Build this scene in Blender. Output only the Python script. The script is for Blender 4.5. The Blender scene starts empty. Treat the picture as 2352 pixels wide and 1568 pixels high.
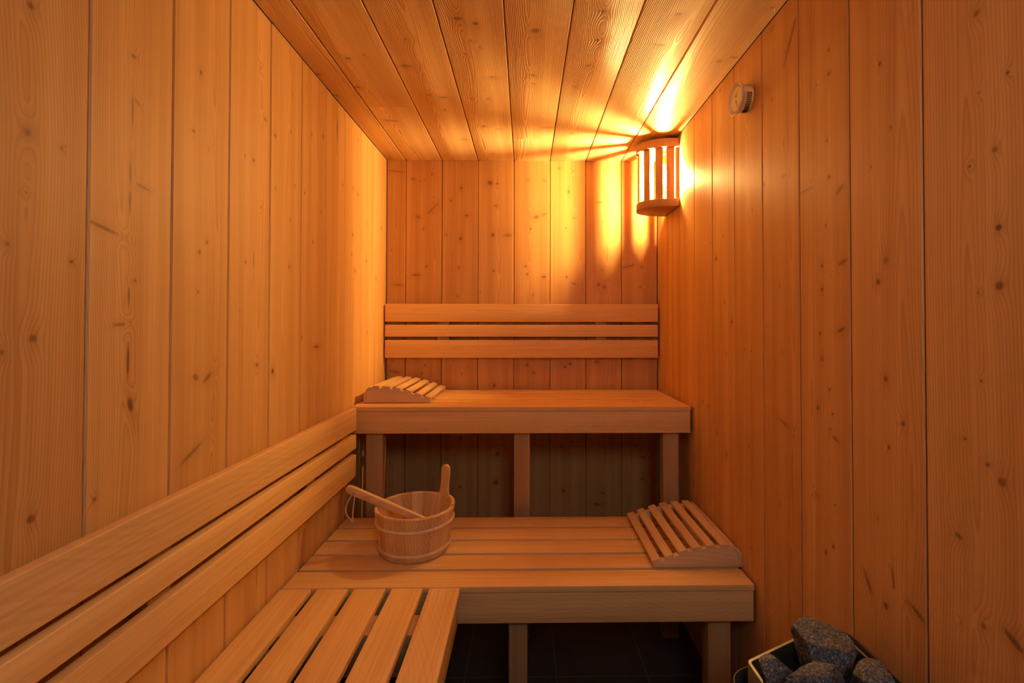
import bpy, bmesh, math, random
from mathutils import Vector, Matrix
import numpy as np

random.seed(7)
PI = math.pi
scene = bpy.context.scene
COL = scene.collection

# ------------------------------------------------------------------ room size (metres)
XL, XR = -0.6427, 0.6180          # left and right wall
YB, YF = 2.233, -0.16             # back wall, front wall (behind the camera)
ZC = 1.9223                       # ceiling
PITCH = 0.16733                   # panelling board width
Z_LOW, Z_UP = 0.4697, 0.8597      # bench tops

# ------------------------------------------------------------------ knots seen on the panelling
# (along wall, along grain, half width, half height, turn in degrees, darkness)
KNOTS_LEFT = [
    (1.604,1.573,.0052,.0052,0,0.70),(1.606,1.407,.0055,.0055,0,0.85),(1.56,1.403,.0025,.0025,0,0.60),(1.606,1.329,.0023,.0023,0,0.40),(1.627,1.259,.0025,.0025,0,0.60),
    (1.543,1.248,.0032,.0022,0,1.00),(1.595,1.141,.0056,.0056,0,0.70),(1.633,1.125,.0037,.0037,0,0.60),(1.494,1.307,.0265,.0031,12,0.75),(1.441,1.51,.0021,.0247,0,0.50),
    (1.444,1.406,.0021,.0185,0,0.55),(1.444,1.361,.0021,.0205,0,0.60),(1.444,1.207,.0021,.0185,0,0.55),(1.444,1.101,.0025,.0246,0,0.85),(1.44,1.599,.0050,.0041,0,0.50),
    (1.432,1.527,.0073,.0025,30,0.40),(1.419,1.39,.0188,.0025,8,0.50),(1.432,1.231,.0050,.0033,0,0.35),(1.461,1.159,.0106,.0024,-5,0.55),(1.438,1.028,.0050,.0116,-15,0.90),
    (1.277,1.658,.0040,.0040,0,0.80),(1.296,1.534,.0029,.0029,0,0.70),(1.252,1.514,.0026,.0026,0,0.40),(1.253,1.325,.0031,.0031,0,0.60),(1.276,1.302,.0035,.0035,0,0.60),
    (1.279,1.223,.0025,.0025,0,0.60),(1.283,1.056,.0079,.0054,25,0.60),(1.247,1.052,.0157,.0051,-35,0.60),(1.041,1.666,.0068,.0037,30,0.60),(1.126,1.546,.0029,.0029,0,0.60),
    (1.09,1.547,.0036,.0036,0,0.70),(1.056,1.445,.0025,.0025,0,0.50),(1.12,1.302,.0029,.0029,0,0.70),(1.14,1.19,.0023,.0023,0,0.40),(1.069,1.062,.0061,.0048,0,0.60),
    (.994,1.644,.0039,.0039,0,0.90),(.913,1.687,.0027,.0027,0,0.60),(.901,1.797,.0028,.0028,0,0.60),(.993,1.509,.0026,.0026,0,0.80),(.89,1.545,.0028,.0028,0,0.70),
    (.914,1.444,.0034,.0034,0,0.50),(.916,1.315,.0048,.0048,0,0.70),(.998,1.04,.0064,.0064,0,1.00),(.821,1.854,.0022,.0022,0,0.60),(.785,1.729,.0045,.0045,0,0.50),
    (.703,1.757,.0064,.0064,0,0.60),(.827,1.542,.0029,.0029,0,0.70),(.714,1.514,.0040,.0040,0,0.60),(.772,1.408,.0053,.0053,0,0.40),(.743,1.09,.0216,.0047,0,0.75),
    (.588,1.824,.0043,.0342,0,0.75),(.535,1.65,.0044,.0044,0,0.50),(.434,1.668,.0056,.0056,0,0.50),(.381,1.659,.0058,.0058,0,0.60),(.39,1.866,.0038,.0038,0,0.50),
    (.434,1.492,.0066,.0066,0,0.60),(.443,1.418,.0037,.0037,0,0.60),(.408,1.362,.0057,.0057,0,0.70),(.283,1.416,.0081,.0081,0,0.60),(.263,1.126,.0051,.0051,0,0.60),
    (.27,1.569,.0041,.0041,0,0.50),(.08,1.589,.0056,.0056,0,0.60),(.151,1.356,.0043,.0043,0,0.80),(1.292,.911,.0323,.0044,-25,0.55),(1.594,.906,.0047,.0047,0,0.70),
    (1.087,1.311,.0030,.0179,0,0.40),]
KNOTS_RIGHT = [
    (1.59,1.587,.0042,.0042,0,0.70),(1.631,1.483,.0025,.0025,0,0.80),(1.592,1.476,.0024,.0024,0,0.40),(1.613,1.391,.0040,.0040,0,0.60),(1.577,1.38,.0027,.0027,0,0.70),
    (1.617,1.287,.0043,.0043,0,1.00),(1.617,1.211,.0054,.0054,0,0.80),(1.588,1.204,.0015,.0015,0,0.50),(1.411,1.615,.0038,.0038,0,0.80),(1.435,1.493,.0022,.0022,0,0.50),
    (1.387,1.442,.0020,.0020,0,0.60),(1.421,1.27,.0068,.0068,0,0.50),(1.402,1.235,.0054,.0054,0,0.85),(1.271,1.72,.0044,.0044,0,0.60),(1.271,1.671,.0049,.0049,0,0.70),
    (1.23,1.668,.0023,.0023,0,0.50),(1.264,1.537,.0031,.0031,0,0.70),(1.27,1.46,.0045,.0045,0,0.70),(1.302,1.425,.0130,.0043,-30,0.60),(1.259,1.363,.0027,.0027,0,0.70),
    (1.31,1.282,.0140,.0043,-15,0.60),(1.244,1.282,.0037,.0037,0,0.70),(1.273,1.261,.0018,.0018,0,0.50),(1.244,1.233,.0041,.0041,0,0.70),(1.304,1.15,.0142,.0043,-20,0.80),
    (1.236,1.141,.0037,.0037,0,0.70),(1.189,1.455,.0212,.0029,0,0.40),(1.131,1.823,.0545,.0036,-58,0.70),(1.046,1.901,.0110,.0077,0,0.30),(1.047,1.724,.0044,.0044,0,0.40),
    (1.1,1.592,.0026,.0026,0,0.50),(1.007,1.521,.0028,.0028,0,0.90),(1.1,1.515,.0115,.0031,0,0.40),(1.076,1.255,.0043,.0043,0,0.30),(.909,1.692,.0031,.0031,0,0.50),
    (.94,1.473,.0048,.0072,0,0.40),(.874,1.369,.0025,.0025,0,0.50),(.728,1.902,.0042,.0042,0,0.70),(.745,1.437,.0034,.0034,0,0.60),(.692,1.372,.0064,.0064,0,0.80),
    (.761,1.225,.0027,.0027,0,0.50),(.81,1.168,.0033,.0033,0,0.70),(.557,1.831,.0039,.0039,0,0.40),(.561,1.611,.0031,.0031,0,0.60),(.646,1.43,.0022,.0022,0,0.80),
    (1.418,1.067,.0050,.0050,0,0.80),(1.455,.998,.0044,.0044,0,0.70),(1.424,.952,.0032,.0032,0,0.70),(1.396,.822,.0019,.0019,0,0.50),(1.372,.696,.0202,.0039,60,0.70),
    (1.431,.73,.0022,.0189,-5,0.70),(1.414,.679,.0055,.0055,0,0.80),(1.481,.706,.0164,.0038,25,0.80),(1.243,1.089,.0055,.0055,0,0.50),(1.266,1.028,.0032,.0032,0,0.70),
    (1.227,.985,.0051,.0051,0,0.60),(1.276,.981,.0032,.0032,0,0.70),(1.268,.948,.0032,.0032,0,0.60),(1.283,.933,.0123,.0037,20,0.60),(1.223,.8,.0092,.0028,20,0.40),
    (1.251,.693,.0049,.0066,0,0.60),(1.275,.715,.0038,.0038,0,0.70),(1.281,.801,.0021,.0021,0,0.50),(1.091,.926,.0307,.0045,20,0.40),(1.073,.725,.0032,.0032,0,0.40),
    (1.089,1.092,.0038,.0038,0,0.30),(.889,1.09,.0030,.0030,0,0.60),(.93,1.088,.0029,.0029,0,0.60),(.913,.823,.0030,.0030,0,0.70),(.927,.551,.0044,.0044,0,0.50),
    (.807,1.168,.0056,.0056,0,0.70),(.757,1.226,.0041,.0041,0,0.60),(.764,.763,.0066,.0066,0,0.70),(.692,.813,.0043,.0043,0,0.60),(.608,1.084,.0036,.0036,0,0.60),
    (.569,.893,.0037,.0037,0,0.70),(.625,.888,.0054,.0054,0,0.80),(1.59,1.084,.0022,.0022,0,0.60),(1.566,1,.0022,.0022,0,0.50),(1.598,.973,.0028,.0028,0,0.70),
    (1.617,.956,.0052,.0052,0,0.70),(1.554,.859,.0068,.0038,20,0.70),(1.59,.754,.0043,.0043,0,0.60),(1.63,.76,.0138,.0041,32,0.75),(1.556,.738,.0015,.0015,0,0.50),
    ]
KNOTS_CEILING = [
    (.009,.767,.0073,.0049,0,0.60),(.012,.63,.0064,.0047,0,0.60),(.134,.856,.0083,.0045,0,0.80),(.102,.688,.0108,.0044,0,0.90),(.185,.873,.0034,.0035,0,0.60),
    (.135,.433,.0316,.0119,5,0.50),(.29,.817,.0177,.0074,0,0.60),(.321,.952,.0077,.0050,0,0.40),(.323,.639,.0112,.0058,0,0.60),(.368,.622,.0178,.0060,0,0.60),
    (.356,.528,.0051,.0054,0,0.60),(.391,.254,.0159,.0090,0,0.50),(.473,1.042,.0119,.0078,0,0.70),(.516,1.023,.0073,.0063,0,0.70),(.494,.95,.0051,.0033,0,0.50),
    (.473,.886,.0040,.0035,0,0.70),(.516,.92,.0033,.0026,0,0.50),(.54,.759,.0148,.0050,0,0.60),(.461,.619,.0049,.0048,0,0.60),(.517,.617,.0049,.0048,0,0.60),
    (.482,.389,.0092,.0078,0,0.70),(.533,.364,.0056,.0048,0,0.50),(.668,.996,.0124,.0097,0,0.70),(.665,.772,.0117,.0079,0,0.70),(.665,.722,.0061,.0042,0,0.70),
    (.729,.382,.0334,.0126,-5,0.40),(.83,1.076,.0104,.0075,0,0.60),(.835,.956,.0090,.0067,0,0.70),(.827,.831,.0098,.0073,0,0.60),(.828,.325,.0096,.0084,0,0.60),
    (1.076,.732,.0376,.0083,-15,0.55),(1.018,1.069,.0087,.0061,0,0.40),(1.204,.86,.0096,.0072,0,0.50),(1.239,.881,.0095,.0053,0,0.40),(1.168,.477,.0132,.0057,0,0.50),
    (1.221,.478,.0070,.0057,0,0.50),(1.236,1.096,.0057,.0030,0,0.50),(.831,.047,.0110,.0088,0,0.50),(.492,.087,.0097,.0085,0,0.50),(1.003,.94,.0194,.0051,10,0.40),
    ]
KNOTS_BACK = [
    (.121,1.835,.0096,.0042,0,0.60),(.174,1.831,.0030,.0030,0,0.60),(.157,1.825,.0024,.0024,0,0.60),(.208,1.857,.0048,.0048,0,0.50),(.147,1.657,.0133,.0060,25,0.60),
    (.207,1.691,.0452,.0066,-47,0.40),(.17,1.604,.0042,.0042,0,0.70),(.185,1.428,.0042,.0042,0,0.60),(.137,1.388,.0193,.0042,0,0.60),(.041,1.87,.0361,.0048,8,0.40),
    (.059,1.341,.0241,.0048,5,0.50),(.345,1.794,.0060,.0060,0,0.80),(.298,1.735,.0036,.0036,0,0.80),(.37,1.665,.0084,.0054,10,0.70),(.275,1.574,.0042,.0042,0,0.50),
    (.343,1.558,.0066,.0066,0,0.80),(.334,1.423,.0042,.0042,0,0.70),(.33,1.291,.0036,.0036,0,0.70),(.348,1.902,.0036,.0036,0,0.40),(.478,1.819,.0120,.0090,15,0.80),
    (.513,1.816,.0054,.0054,0,0.60),(.507,1.712,.0054,.0042,0,0.60),(.493,1.575,.0072,.0072,0,0.80),(.562,1.574,.0217,.0084,0,0.50),(.498,1.408,.0036,.0036,0,0.70),
    (.435,1.308,.0030,.0030,0,0.80),(.656,1.832,.0042,.0042,0,0.60),(.733,1.831,.0084,.0036,0,0.50),(.695,1.66,.0133,.0084,-15,0.70),(.731,1.672,.0151,.0072,-20,0.40),
    (.668,1.605,.0042,.0042,0,0.70),(.645,1.43,.0054,.0054,0,0.60),(.654,1.393,.0042,.0042,0,0.70),(.73,1.381,.0108,.0054,0,0.70),(.802,1.889,.0072,.0042,0,0.50),
    (.862,1.876,.0030,.0030,0,0.60),(.846,1.779,.0054,.0084,0,0.70),(.871,1.657,.0042,.0042,0,0.50),(.834,1.609,.0042,.0042,0,0.60),(.836,1.38,.0060,.0060,0,0.60),
    (.871,1.349,.0133,.0072,20,0.40),(.986,1.346,.0072,.0072,0,0.60),(1.011,1.335,.0084,.0084,0,0.60),(.992,1.73,.0169,.0024,0,0.60),(1.012,1.502,.0036,.0036,0,0.50),
    (1.004,1.413,.0036,.0036,0,0.40),(1.125,1.431,.0331,.0036,-12,0.60),(1.189,1.428,.0072,.0036,0,0.50),(1.18,1.334,.0072,.0036,0,0.50),(1.152,1.677,.0018,.0108,0,0.50),
    (.18,.97,.0054,.0054,0,0.50),(.165,.934,.0042,.0042,0,0.60),(.376,.961,.0030,.0030,0,0.50),(.351,.929,.0036,.0036,0,0.60),(.501,.877,.0066,.0096,0,0.70),
    (.652,.972,.0060,.0060,0,0.60),(.683,.936,.0048,.0048,0,0.60),(.852,.977,.0060,.0060,0,0.70),(.83,.962,.0060,.0060,0,0.70),(.976,.986,.0108,.0060,0,0.60),
    (.043,.94,.0271,.0060,15,0.50),(.346,.634,.0089,.0089,0,0.70),(.518,.56,.0089,.0089,0,0.70),(.508,.43,.0104,.0104,0,0.70),(.813,.594,.0059,.0059,0,0.70),
    (.858,.613,.0059,.0059,0,0.70),(.822,.39,.0059,.0059,0,0.80),(1.195,.543,.0148,.0044,20,0.70),(1.158,.596,.0059,.0059,0,0.70),(1.005,.378,.0059,.0059,0,0.70),
    (.976,.327,.0163,.0059,10,0.70),(1.191,.441,.0089,.0052,0,0.60),(.343,.41,.0052,.0052,0,0.70),]

# ------------------------------------------------------------------ node helpers
class NT:
    def __init__(self, name):
        self.m = bpy.data.materials.new(name)
        self.m.use_nodes = True
        self.t = self.m.node_tree
        self.t.nodes.clear()
        self.out = self.t.nodes.new('ShaderNodeOutputMaterial')

    def n(self, typ, **kw):
        nd = self.t.nodes.new(typ)
        for k, v in kw.items():
            setattr(nd, k, v)
        return nd

    def put(self, sock, v):
        if hasattr(v, 'node'):
            self.t.links.new(v, sock)
        elif v is not None:
            sock.default_value = v

    def math(self, op, a, b=None, c=None, clamp=False):
        nd = self.n('ShaderNodeMath', operation=op, use_clamp=clamp)
        for i, v in enumerate((a, b, c)):
            if v is not None:
                self.put(nd.inputs[i], v)
        return nd.outputs[0]

    def vec(self, x, y, z):
        nd = self.n('ShaderNodeCombineXYZ')
        for i, v in enumerate((x, y, z)):
            self.put(nd.inputs[i], v)
        return nd.outputs[0]

    def sep(self, v):
        nd = self.n('ShaderNodeSeparateXYZ')
        self.put(nd.inputs[0], v)
        return nd.outputs

    def attr(self, name):
        nd = self.n('ShaderNodeAttribute', attribute_name=name)
        return nd.outputs['Vector']

    def noise(self, v, scale=1.0, detail=2.0, rough=0.5, dim='3D', w=None):
        nd = self.n('ShaderNodeTexNoise', noise_dimensions=dim)
        if dim == '1D':
            self.put(nd.inputs['W'], w)
        else:
            self.put(nd.inputs['Vector'], v)
        nd.inputs['Scale'].default_value = scale
        nd.inputs['Detail'].default_value = detail
        nd.inputs['Roughness'].default_value = rough
        return nd.outputs[0]

    def ramp(self, v, a, b, x=0.0, y=1.0, smooth=True):
        nd = self.n('ShaderNodeMapRange', interpolation_type='SMOOTHSTEP' if smooth else 'LINEAR')
        self.put(nd.inputs[0], v)
        for i, q in enumerate((a, b, x, y), 1):
            self.put(nd.inputs[i], q)
        return nd.outputs[0]

    def mix(self, f, a, b, mode='MIX'):
        nd = self.n('ShaderNodeMix', data_type='RGBA', blend_type=mode)
        self.put(nd.inputs[0], f)
        self.put(nd.inputs[6], a)
        self.put(nd.inputs[7], b)
        return nd.outputs[2]

    def bsdf(self, color, rough, normal=None, metallic=0.0, spec=0.5, **kw):
        nd = self.n('ShaderNodeBsdfPrincipled')
        self.put(nd.inputs['Base Color'], color)
        self.put(nd.inputs['Roughness'], rough)
        self.put(nd.inputs['Metallic'], metallic)
        self.put(nd.inputs['Specular IOR Level'], spec)
        for k, v in kw.items():
            self.put(nd.inputs[k], v)
        if normal is not None:
            self.put(nd.inputs['Normal'], normal)
        self.t.links.new(nd.outputs[0], self.out.inputs[0])
        return nd

    def bump(self, h, strength, dist):
        nd = self.n('ShaderNodeBump')
        nd.inputs['Strength'].default_value = strength
        nd.inputs['Distance'].default_value = dist
        self.put(nd.inputs['Height'], h)
        return nd.outputs[0]


def rgb(r, g, b):
    return (r, g, b, 1.0)


def wood(name, light, dark, knot=(0.10, 0.035, 0.012), ring=0.0042, contrast=0.5, wander=0.07,
         streak=0.25, tint=0.22, bump=0.25, rough=0.5, spec=0.35, flat=0.012, fine=0.10):
    """Sawn board: growth rings around a wandering pith, knots that bend them, streaks and board-to-board tint.
    Reads three mesh attributes: gc (across, along, depth in metres), seed (per board), kn (knot coordinates)."""
    N = NT(name)
    u, v, w = N.sep(N.attr('gc'))
    s1, s2, s3 = N.sep(N.attr('seed'))
    kx, ky, kz = N.sep(N.attr('kn'))
    off = N.math('MULTIPLY', s1, 37.0)
    vv = N.math('ADD', v, off)
    wob = N.math('SUBTRACT', N.noise(None, 1.1, 1.0, 0.55, '1D', vv), 0.5)
    dep = N.noise(None, 0.9, 0.0, 0.5, '1D', N.math('ADD', vv, 91.0))
    shift = N.math('MULTIPLY', N.math('SUBTRACT', s2, 0.5), 0.09)
    uu = N.math('SUBTRACT', N.math('SUBTRACT', u, N.math('MULTIPLY', wob, wander)), shift)
    kd0 = N.math('SQRT', N.math('ADD', N.math('MULTIPLY', kx, kx), N.math('MULTIPLY', ky, ky)))
    has = N.math('MULTIPLY', kz, 2.0, clamp=True)
    # rings are pushed aside by a knot, further along the grain than across it
    kd1 = N.math('ADD', N.math('MULTIPLY', kx, kx), N.math('MULTIPLY', N.math('MULTIPLY', ky, ky), 0.28))
    push = N.math('MULTIPLY', N.math('EXPONENT', N.math('MULTIPLY', kd1, -0.22)), N.math('MULTIPLY', has, 0.009))
    n3 = N.noise(N.vec(N.math('MULTIPLY', u, 16.0), N.math('MULTIPLY', vv, 3.0), N.math('MULTIPLY', s3, 50.0)), 1.0, 1.0, 0.5)
    jit = N.math('MULTIPLY', N.math('SUBTRACT', n3, 0.5), 0.007)
    dd = N.math('ADD', N.math('ADD', N.math('MULTIPLY', dep, 0.035), flat - 0.012), w)
    r = N.math('SQRT', N.math('ADD', N.math('MULTIPLY', uu, uu), N.math('MULTIPLY', dd, dd)))
    r = N.math('ADD', N.math('ADD', r, push), jit)
    rs = N.math('MULTIPLY', N.math('ADD', N.math('MULTIPLY', s3, 0.5), 0.75), ring)
    t = N.math('FRACT', N.math('DIVIDE', r, rs))
    late = N.math('MULTIPLY', N.math('POWER', t, 2.2), N.ramp(t, 0.90, 1.0, 1.0, 0.0))
    # fibre streaks along the grain
    fs = N.noise(N.vec(N.math('MULTIPLY', u, 160.0), N.math('MULTIPLY', vv, 2.2), N.math('MULTIPLY', s2, 40.0)), 1.0, 1.0, 0.6)
    bs = N.noise(N.vec(N.math('MULTIPLY', u, 22.0), N.math('MULTIPLY', vv, 0.7), N.math('MULTIPLY', s3, 40.0)), 1.0, 1.0, 0.5)
    cf = N.math('MULTIPLY', late, contrast)
    col = N.mix(cf, rgb(*light), rgb(*dark))
    m1 = N.math('ADD', N.math('MULTIPLY', N.math('SUBTRACT', bs, 0.5), streak * 2), 1.0)
    m2 = N.math('ADD', N.math('MULTIPLY', N.math('SUBTRACT', fs, 0.5), fine * 2), 1.0)
    m3 = N.math('ADD', N.math('MULTIPLY', N.math('SUBTRACT', s1, 0.5), tint), 1.0)
    mm = N.math('MULTIPLY', N.math('MULTIPLY', m1, m2), m3)
    hue = N.math('POWER', mm, 1.5)
    hue2 = N.math('POWER', mm, 1.9)
    col = N.mix(1.0, col, N.vec(mm, hue, hue2), 'MULTIPLY')
    # knots
    kn = N.math('ADD', kd0, N.math('MULTIPLY', N.math('SUBTRACT', n3, 0.5), 0.8))
    core = N.math('MULTIPLY', N.ramp(kn, 1.25, 0.35, 0.0, 0.9), kz)
    halo = N.math('MULTIPLY', N.math('EXPONENT', N.math('MULTIPLY', kd1, -0.35)), N.math('MULTIPLY', kz, 0.30))
    kring = N.math('MULTIPLY', N.math('ADD', N.math('SINE', N.math('MULTIPLY', kd0, 16.0)), 1.0), 0.12)
    col = N.mix(halo, col, rgb(dark[0] * 0.62, dark[1] * 0.5, dark[2] * 0.45))
    col = N.mix(N.math('SUBTRACT', core, N.math('MULTIPLY', core, kring)), col, rgb(*knot))
    if bump > 0.5:                       # brushed boards: hard latewood lines stand proud
        nb = N.bump(N.math('ADD', N.math('MULTIPLY', late, -1.0), N.math('MULTIPLY', fs, 0.5)), bump, 0.0012)
    elif bump > 0.2:
        nb = N.bump(fs, bump, 0.0012)
    else:
        nb = None
    ro = N.math('ADD', N.math('MULTIPLY', late, -0.06), rough)
    N.bsdf(col, ro, nb, spec=spec)
    return N.m


MAT = {}
MAT['panel'] = wood('spruce_panelling', (0.76, 0.44, 0.165), (0.51, 0.22, 0.058), ring=0.0046, contrast=0.62, bump=0.0)
MAT['ceil'] = wood('brushed_spruce_ceiling', (0.92, 0.64, 0.35), (0.58, 0.32, 0.14), ring=0.0050, contrast=0.75, bump=0.75, rough=0.42, spec=0.5)
MAT['bench'] = wood('pale_bench_timber', (0.91, 0.575, 0.24), (0.79, 0.445, 0.155), ring=0.0034, contrast=0.42, streak=0.10,
                    tint=0.14, bump=0.10, rough=0.52, spec=0.3, flat=0.05, fine=0.12, wander=0.12)
MAT['bench_figured'] = wood('figured_bench_timber', (0.91, 0.585, 0.26), (0.77, 0.445, 0.165), ring=0.011, contrast=0.5, streak=0.14,
                            tint=0.10, bump=0.10, rough=0.52, spec=0.3, flat=0.0, fine=0.14, wander=0.5)
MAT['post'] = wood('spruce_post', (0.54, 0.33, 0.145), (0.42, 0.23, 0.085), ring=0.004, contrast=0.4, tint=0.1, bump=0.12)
MAT['pillow'] = wood('pale_pine_slat', (0.80, 0.55, 0.31), (0.62, 0.36, 0.15), ring=0.0045, contrast=0.5, streak=0.08, tint=0.10, bump=0.12, flat=0.03)
MAT['bucket'] = wood('larch_stave', (0.78, 0.51, 0.25), (0.54, 0.28, 0.10), ring=0.010, contrast=0.6, streak=0.16, tint=0.30, bump=0.1,
                     rough=0.42, spec=0.45, wander=0.45)
MAT['hoop'] = wood('split_wood_hoop', (0.86, 0.62, 0.38), (0.76, 0.50, 0.28), ring=0.003, contrast=0.3, streak=0.05, tint=0.05, bump=0.05, rough=0.45)
MAT['lamp'] = wood('lamp_timber', (0.46, 0.235, 0.115), (0.33, 0.15, 0.065), ring=0.004, contrast=0.4, streak=0.08, tint=0.08, bump=0.08)


def simple(name, color, rough=0.5, metallic=0.0, spec=0.5, noise=None, bump=0.0, **kw):
    N = NT(name)
    c = rgb(*color)
    nb = None
    if noise:
        geo = N.n('ShaderNodeTexCoord').outputs['Object']
        f = N.noise(geo, noise, 3.0, 0.6)
        c = N.mix(f, rgb(*[q * 0.75 for q in color]), rgb(*[min(1, q * 1.25) for q in color]))
        if bump:
            nb = N.bump(f, bump, 0.002)
    N.bsdf(c, rough, nb, metallic=metallic, spec=spec, **kw)
    return N.m


MAT['cord'] = simple('cotton_cord', (0.68, 0.46, 0.29), 0.9, noise=400, bump=0.4)
MAT['steel'] = simple('brushed_steel', (0.55, 0.53, 0.50), 0.32, 1.0, noise=60)
MAT['chrome'] = simple('pale_metal_ring', (0.92, 0.80, 0.62), 0.22, 0.0, 0.8)
MAT['steel_dark'] = simple('heat_stained_steel', (0.36, 0.36, 0.38), 0.38, 1.0, noise=40)
MAT['casing'] = simple('grey_lacquered_steel', (0.035, 0.035, 0.04), 0.45, 0.0, noise=50)
MAT['screw'] = simple('zinc_screw', (0.45, 0.42, 0.38), 0.35, 1.0)
MAT['ceramic'] = simple('white_ceramic', (0.8, 0.78, 0.72), 0.35, noise=30)
MAT['brass'] = simple('bulb_cap_metal', (0.40, 0.36, 0.16), 0.4, 1.0, noise=30)
MAT['plastic'] = simple('clear_plastic_case', (0.85, 0.70, 0.55), 0.2, noise=20, **{'Transmission Weight': 0.6, 'IOR': 1.45})
MAT['dial'] = simple('thermometer_dial', (0.80, 0.66, 0.48), 0.5, noise=25)
MAT['needle'] = simple('dial_needle', (0.03, 0.02, 0.02), 0.5)
MAT['slot'] = simple('dark_vent_slot', (0.02, 0.012, 0.01), 0.7)


def glass_mat():
    N = NT('thermometer_glass')
    g = N.n('ShaderNodeBsdfGlossy')
    g.inputs['Roughness'].default_value = 0.05
    tr = N.n('ShaderNodeBsdfTransparent')
    mx = N.n('ShaderNodeMixShader')
    mx.inputs[0].default_value = 0.09
    N.t.links.new(tr.outputs[0], mx.inputs[1])
    N.t.links.new(g.outputs[0], mx.inputs[2])
    N.t.links.new(mx.outputs[0], N.out.inputs[0])
    return N.m


MAT['glass'] = glass_mat()


def tile_mat():
    N = NT('dark_floor_tile')
    o = N.n('ShaderNodeTexCoord').outputs['Object']
    x, y, z = N.sep(o)

    def line(c, o0, step):
        t = N.math('FRACT', N.math('DIVIDE', N.math('ADD', c, o0), step))
        d = N.math('MULTIPLY', N.math('ABSOLUTE', N.math('SUBTRACT', t, 0.5)), step)
        return N.ramp(d, 0.0012, 0.0024, 1.0, 0.0)
    g = N.math('MAXIMUM', line(x, 10.0 - 0.205 + 0.15, 0.30), line(y, 12.0 - 1.597 + 0.15, 0.30))
    nz = N.noise(o, 14.0, 4.0, 0.6)
    c = N.mix(nz, rgb(0.045, 0.037, 0.03), rgb(0.085, 0.07, 0.058))
    c = N.mix(g, c, rgb(0.15, 0.125, 0.10))
    N.bsdf(c, 0.55, N.bump(N.math('MULTIPLY', g, -1.0), 0.4, 0.002), spec=0.4)
    return N.m


MAT['tile'] = tile_mat()


def stone_mat():
    N = NT('speckled_sauna_stone')
    o = N.n('ShaderNodeTexCoord').outputs['Object']
    inf = N.n('ShaderNodeObjectInfo').outputs['Random']
    p = N.n('ShaderNodeVectorMath', operation='ADD')
    N.put(p.inputs[0], o)
    N.put(p.inputs[1], N.vec(N.math('MULTIPLY', inf, 9.0), 0.0, 0.0))
    p = p.outputs[0]
    vo = N.n('ShaderNodeTexVoronoi')
    N.put(vo.inputs['Vector'], p)
    vo.inputs['Scale'].default_value = 420.0
    r = N.sep(vo.outputs['Color'])[0]
    g = N.noise(p, 260.0, 3.0, 0.65)
    patch = N.noise(p, 16.0, 2.0, 0.5)
    c = N.mix(N.ramp(g, 0.35, 0.68), rgb(0.030, 0.032, 0.042), rgb(0.15, 0.15, 0.165))
    c = N.mix(N.math('MULTIPLY', N.ramp(r, 0.86, 0.97), 0.75), c, rgb(0.34, 0.33, 0.33))
    c = N.mix(N.math('MULTIPLY', N.ramp(patch, 0.55, 0.70), 0.45), c, rgb(0.13, 0.075, 0.03))
    glint = N.ramp(r, 0.975, 0.985)
    N.bsdf(c, N.math('SUBTRACT', 0.62, N.math('MULTIPLY', glint, 0.45)), N.bump(g, 0.55, 0.004), spec=0.5)
    return N.m


MAT['stone'] = stone_mat()


def bulb_mat(strength):
    N = NT('glowing_bulb_glass')
    e = N.n('ShaderNodeEmission')
    e.inputs[0].default_value = BULB_COLOR
    e.inputs[1].default_value = strength
    N.t.links.new(e.outputs[0], N.out.inputs[0])
    return N.m


BULB_COLOR = (1.0, 0.595, 0.175, 1.0)
MAT['bulb'] = bulb_mat(2850.0)


# ------------------------------------------------------------------ object helpers
def tag(o, label=None, cat=None, group=None, kind=None):
    if label:
        o['label'] = label
    if cat:
        o['category'] = cat
    if group:
        o['group'] = group
    if kind:
        o['kind'] = kind
    return o


def thing(name, label, cat, loc, group=None):
    o = bpy.data.objects.new(name, None)
    o.empty_display_size = 0.05
    o.location = loc
    COL.objects.link(o)
    return tag(o, label, cat, group)


def link(name, me, mat, parent=None, world=True):
    """link a mesh whose vertices are in room coordinates (or in its parent's)"""
    o = bpy.data.objects.new(name, me)
    COL.objects.link(o)
    if mat is not None and not me.materials:
        me.materials.append(mat)
    if parent is not None:
        o.parent = parent
        if world:
            root, p = Vector((0, 0, 0)), parent
            while p is not None:
                root += p.location
                p = p.parent
            o.location = -root
    return o


def set_seed(me, s=None):
    s = s or (random.random(), random.random(), random.random())
    a = me.attributes.new('seed', 'FLOAT_VECTOR', 'POINT')
    a.data.foreach_set('vector', list(s) * len(me.vertices))


def set_gc(me, fn):
    a = me.attributes.new('gc', 'FLOAT_VECTOR', 'POINT')
    flat = []
    for v in me.vertices:
        flat.extend(fn(v.co))
    a.data.foreach_set('vector', flat)
    k = me.attributes.new('kn', 'FLOAT_VECTOR', 'POINT')
    k.data.foreach_set('vector', [9.0, 9.0, 0.0] * len(me.vertices))


def smooth(me, angle=35):
    for p in me.polygons:
        p.use_smooth = True
    try:
        me.set_sharp_from_angle(angle=math.radians(angle))
    except Exception:
        pass


AX = {'x': 0, 'y': 1, 'z': 2}


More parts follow.
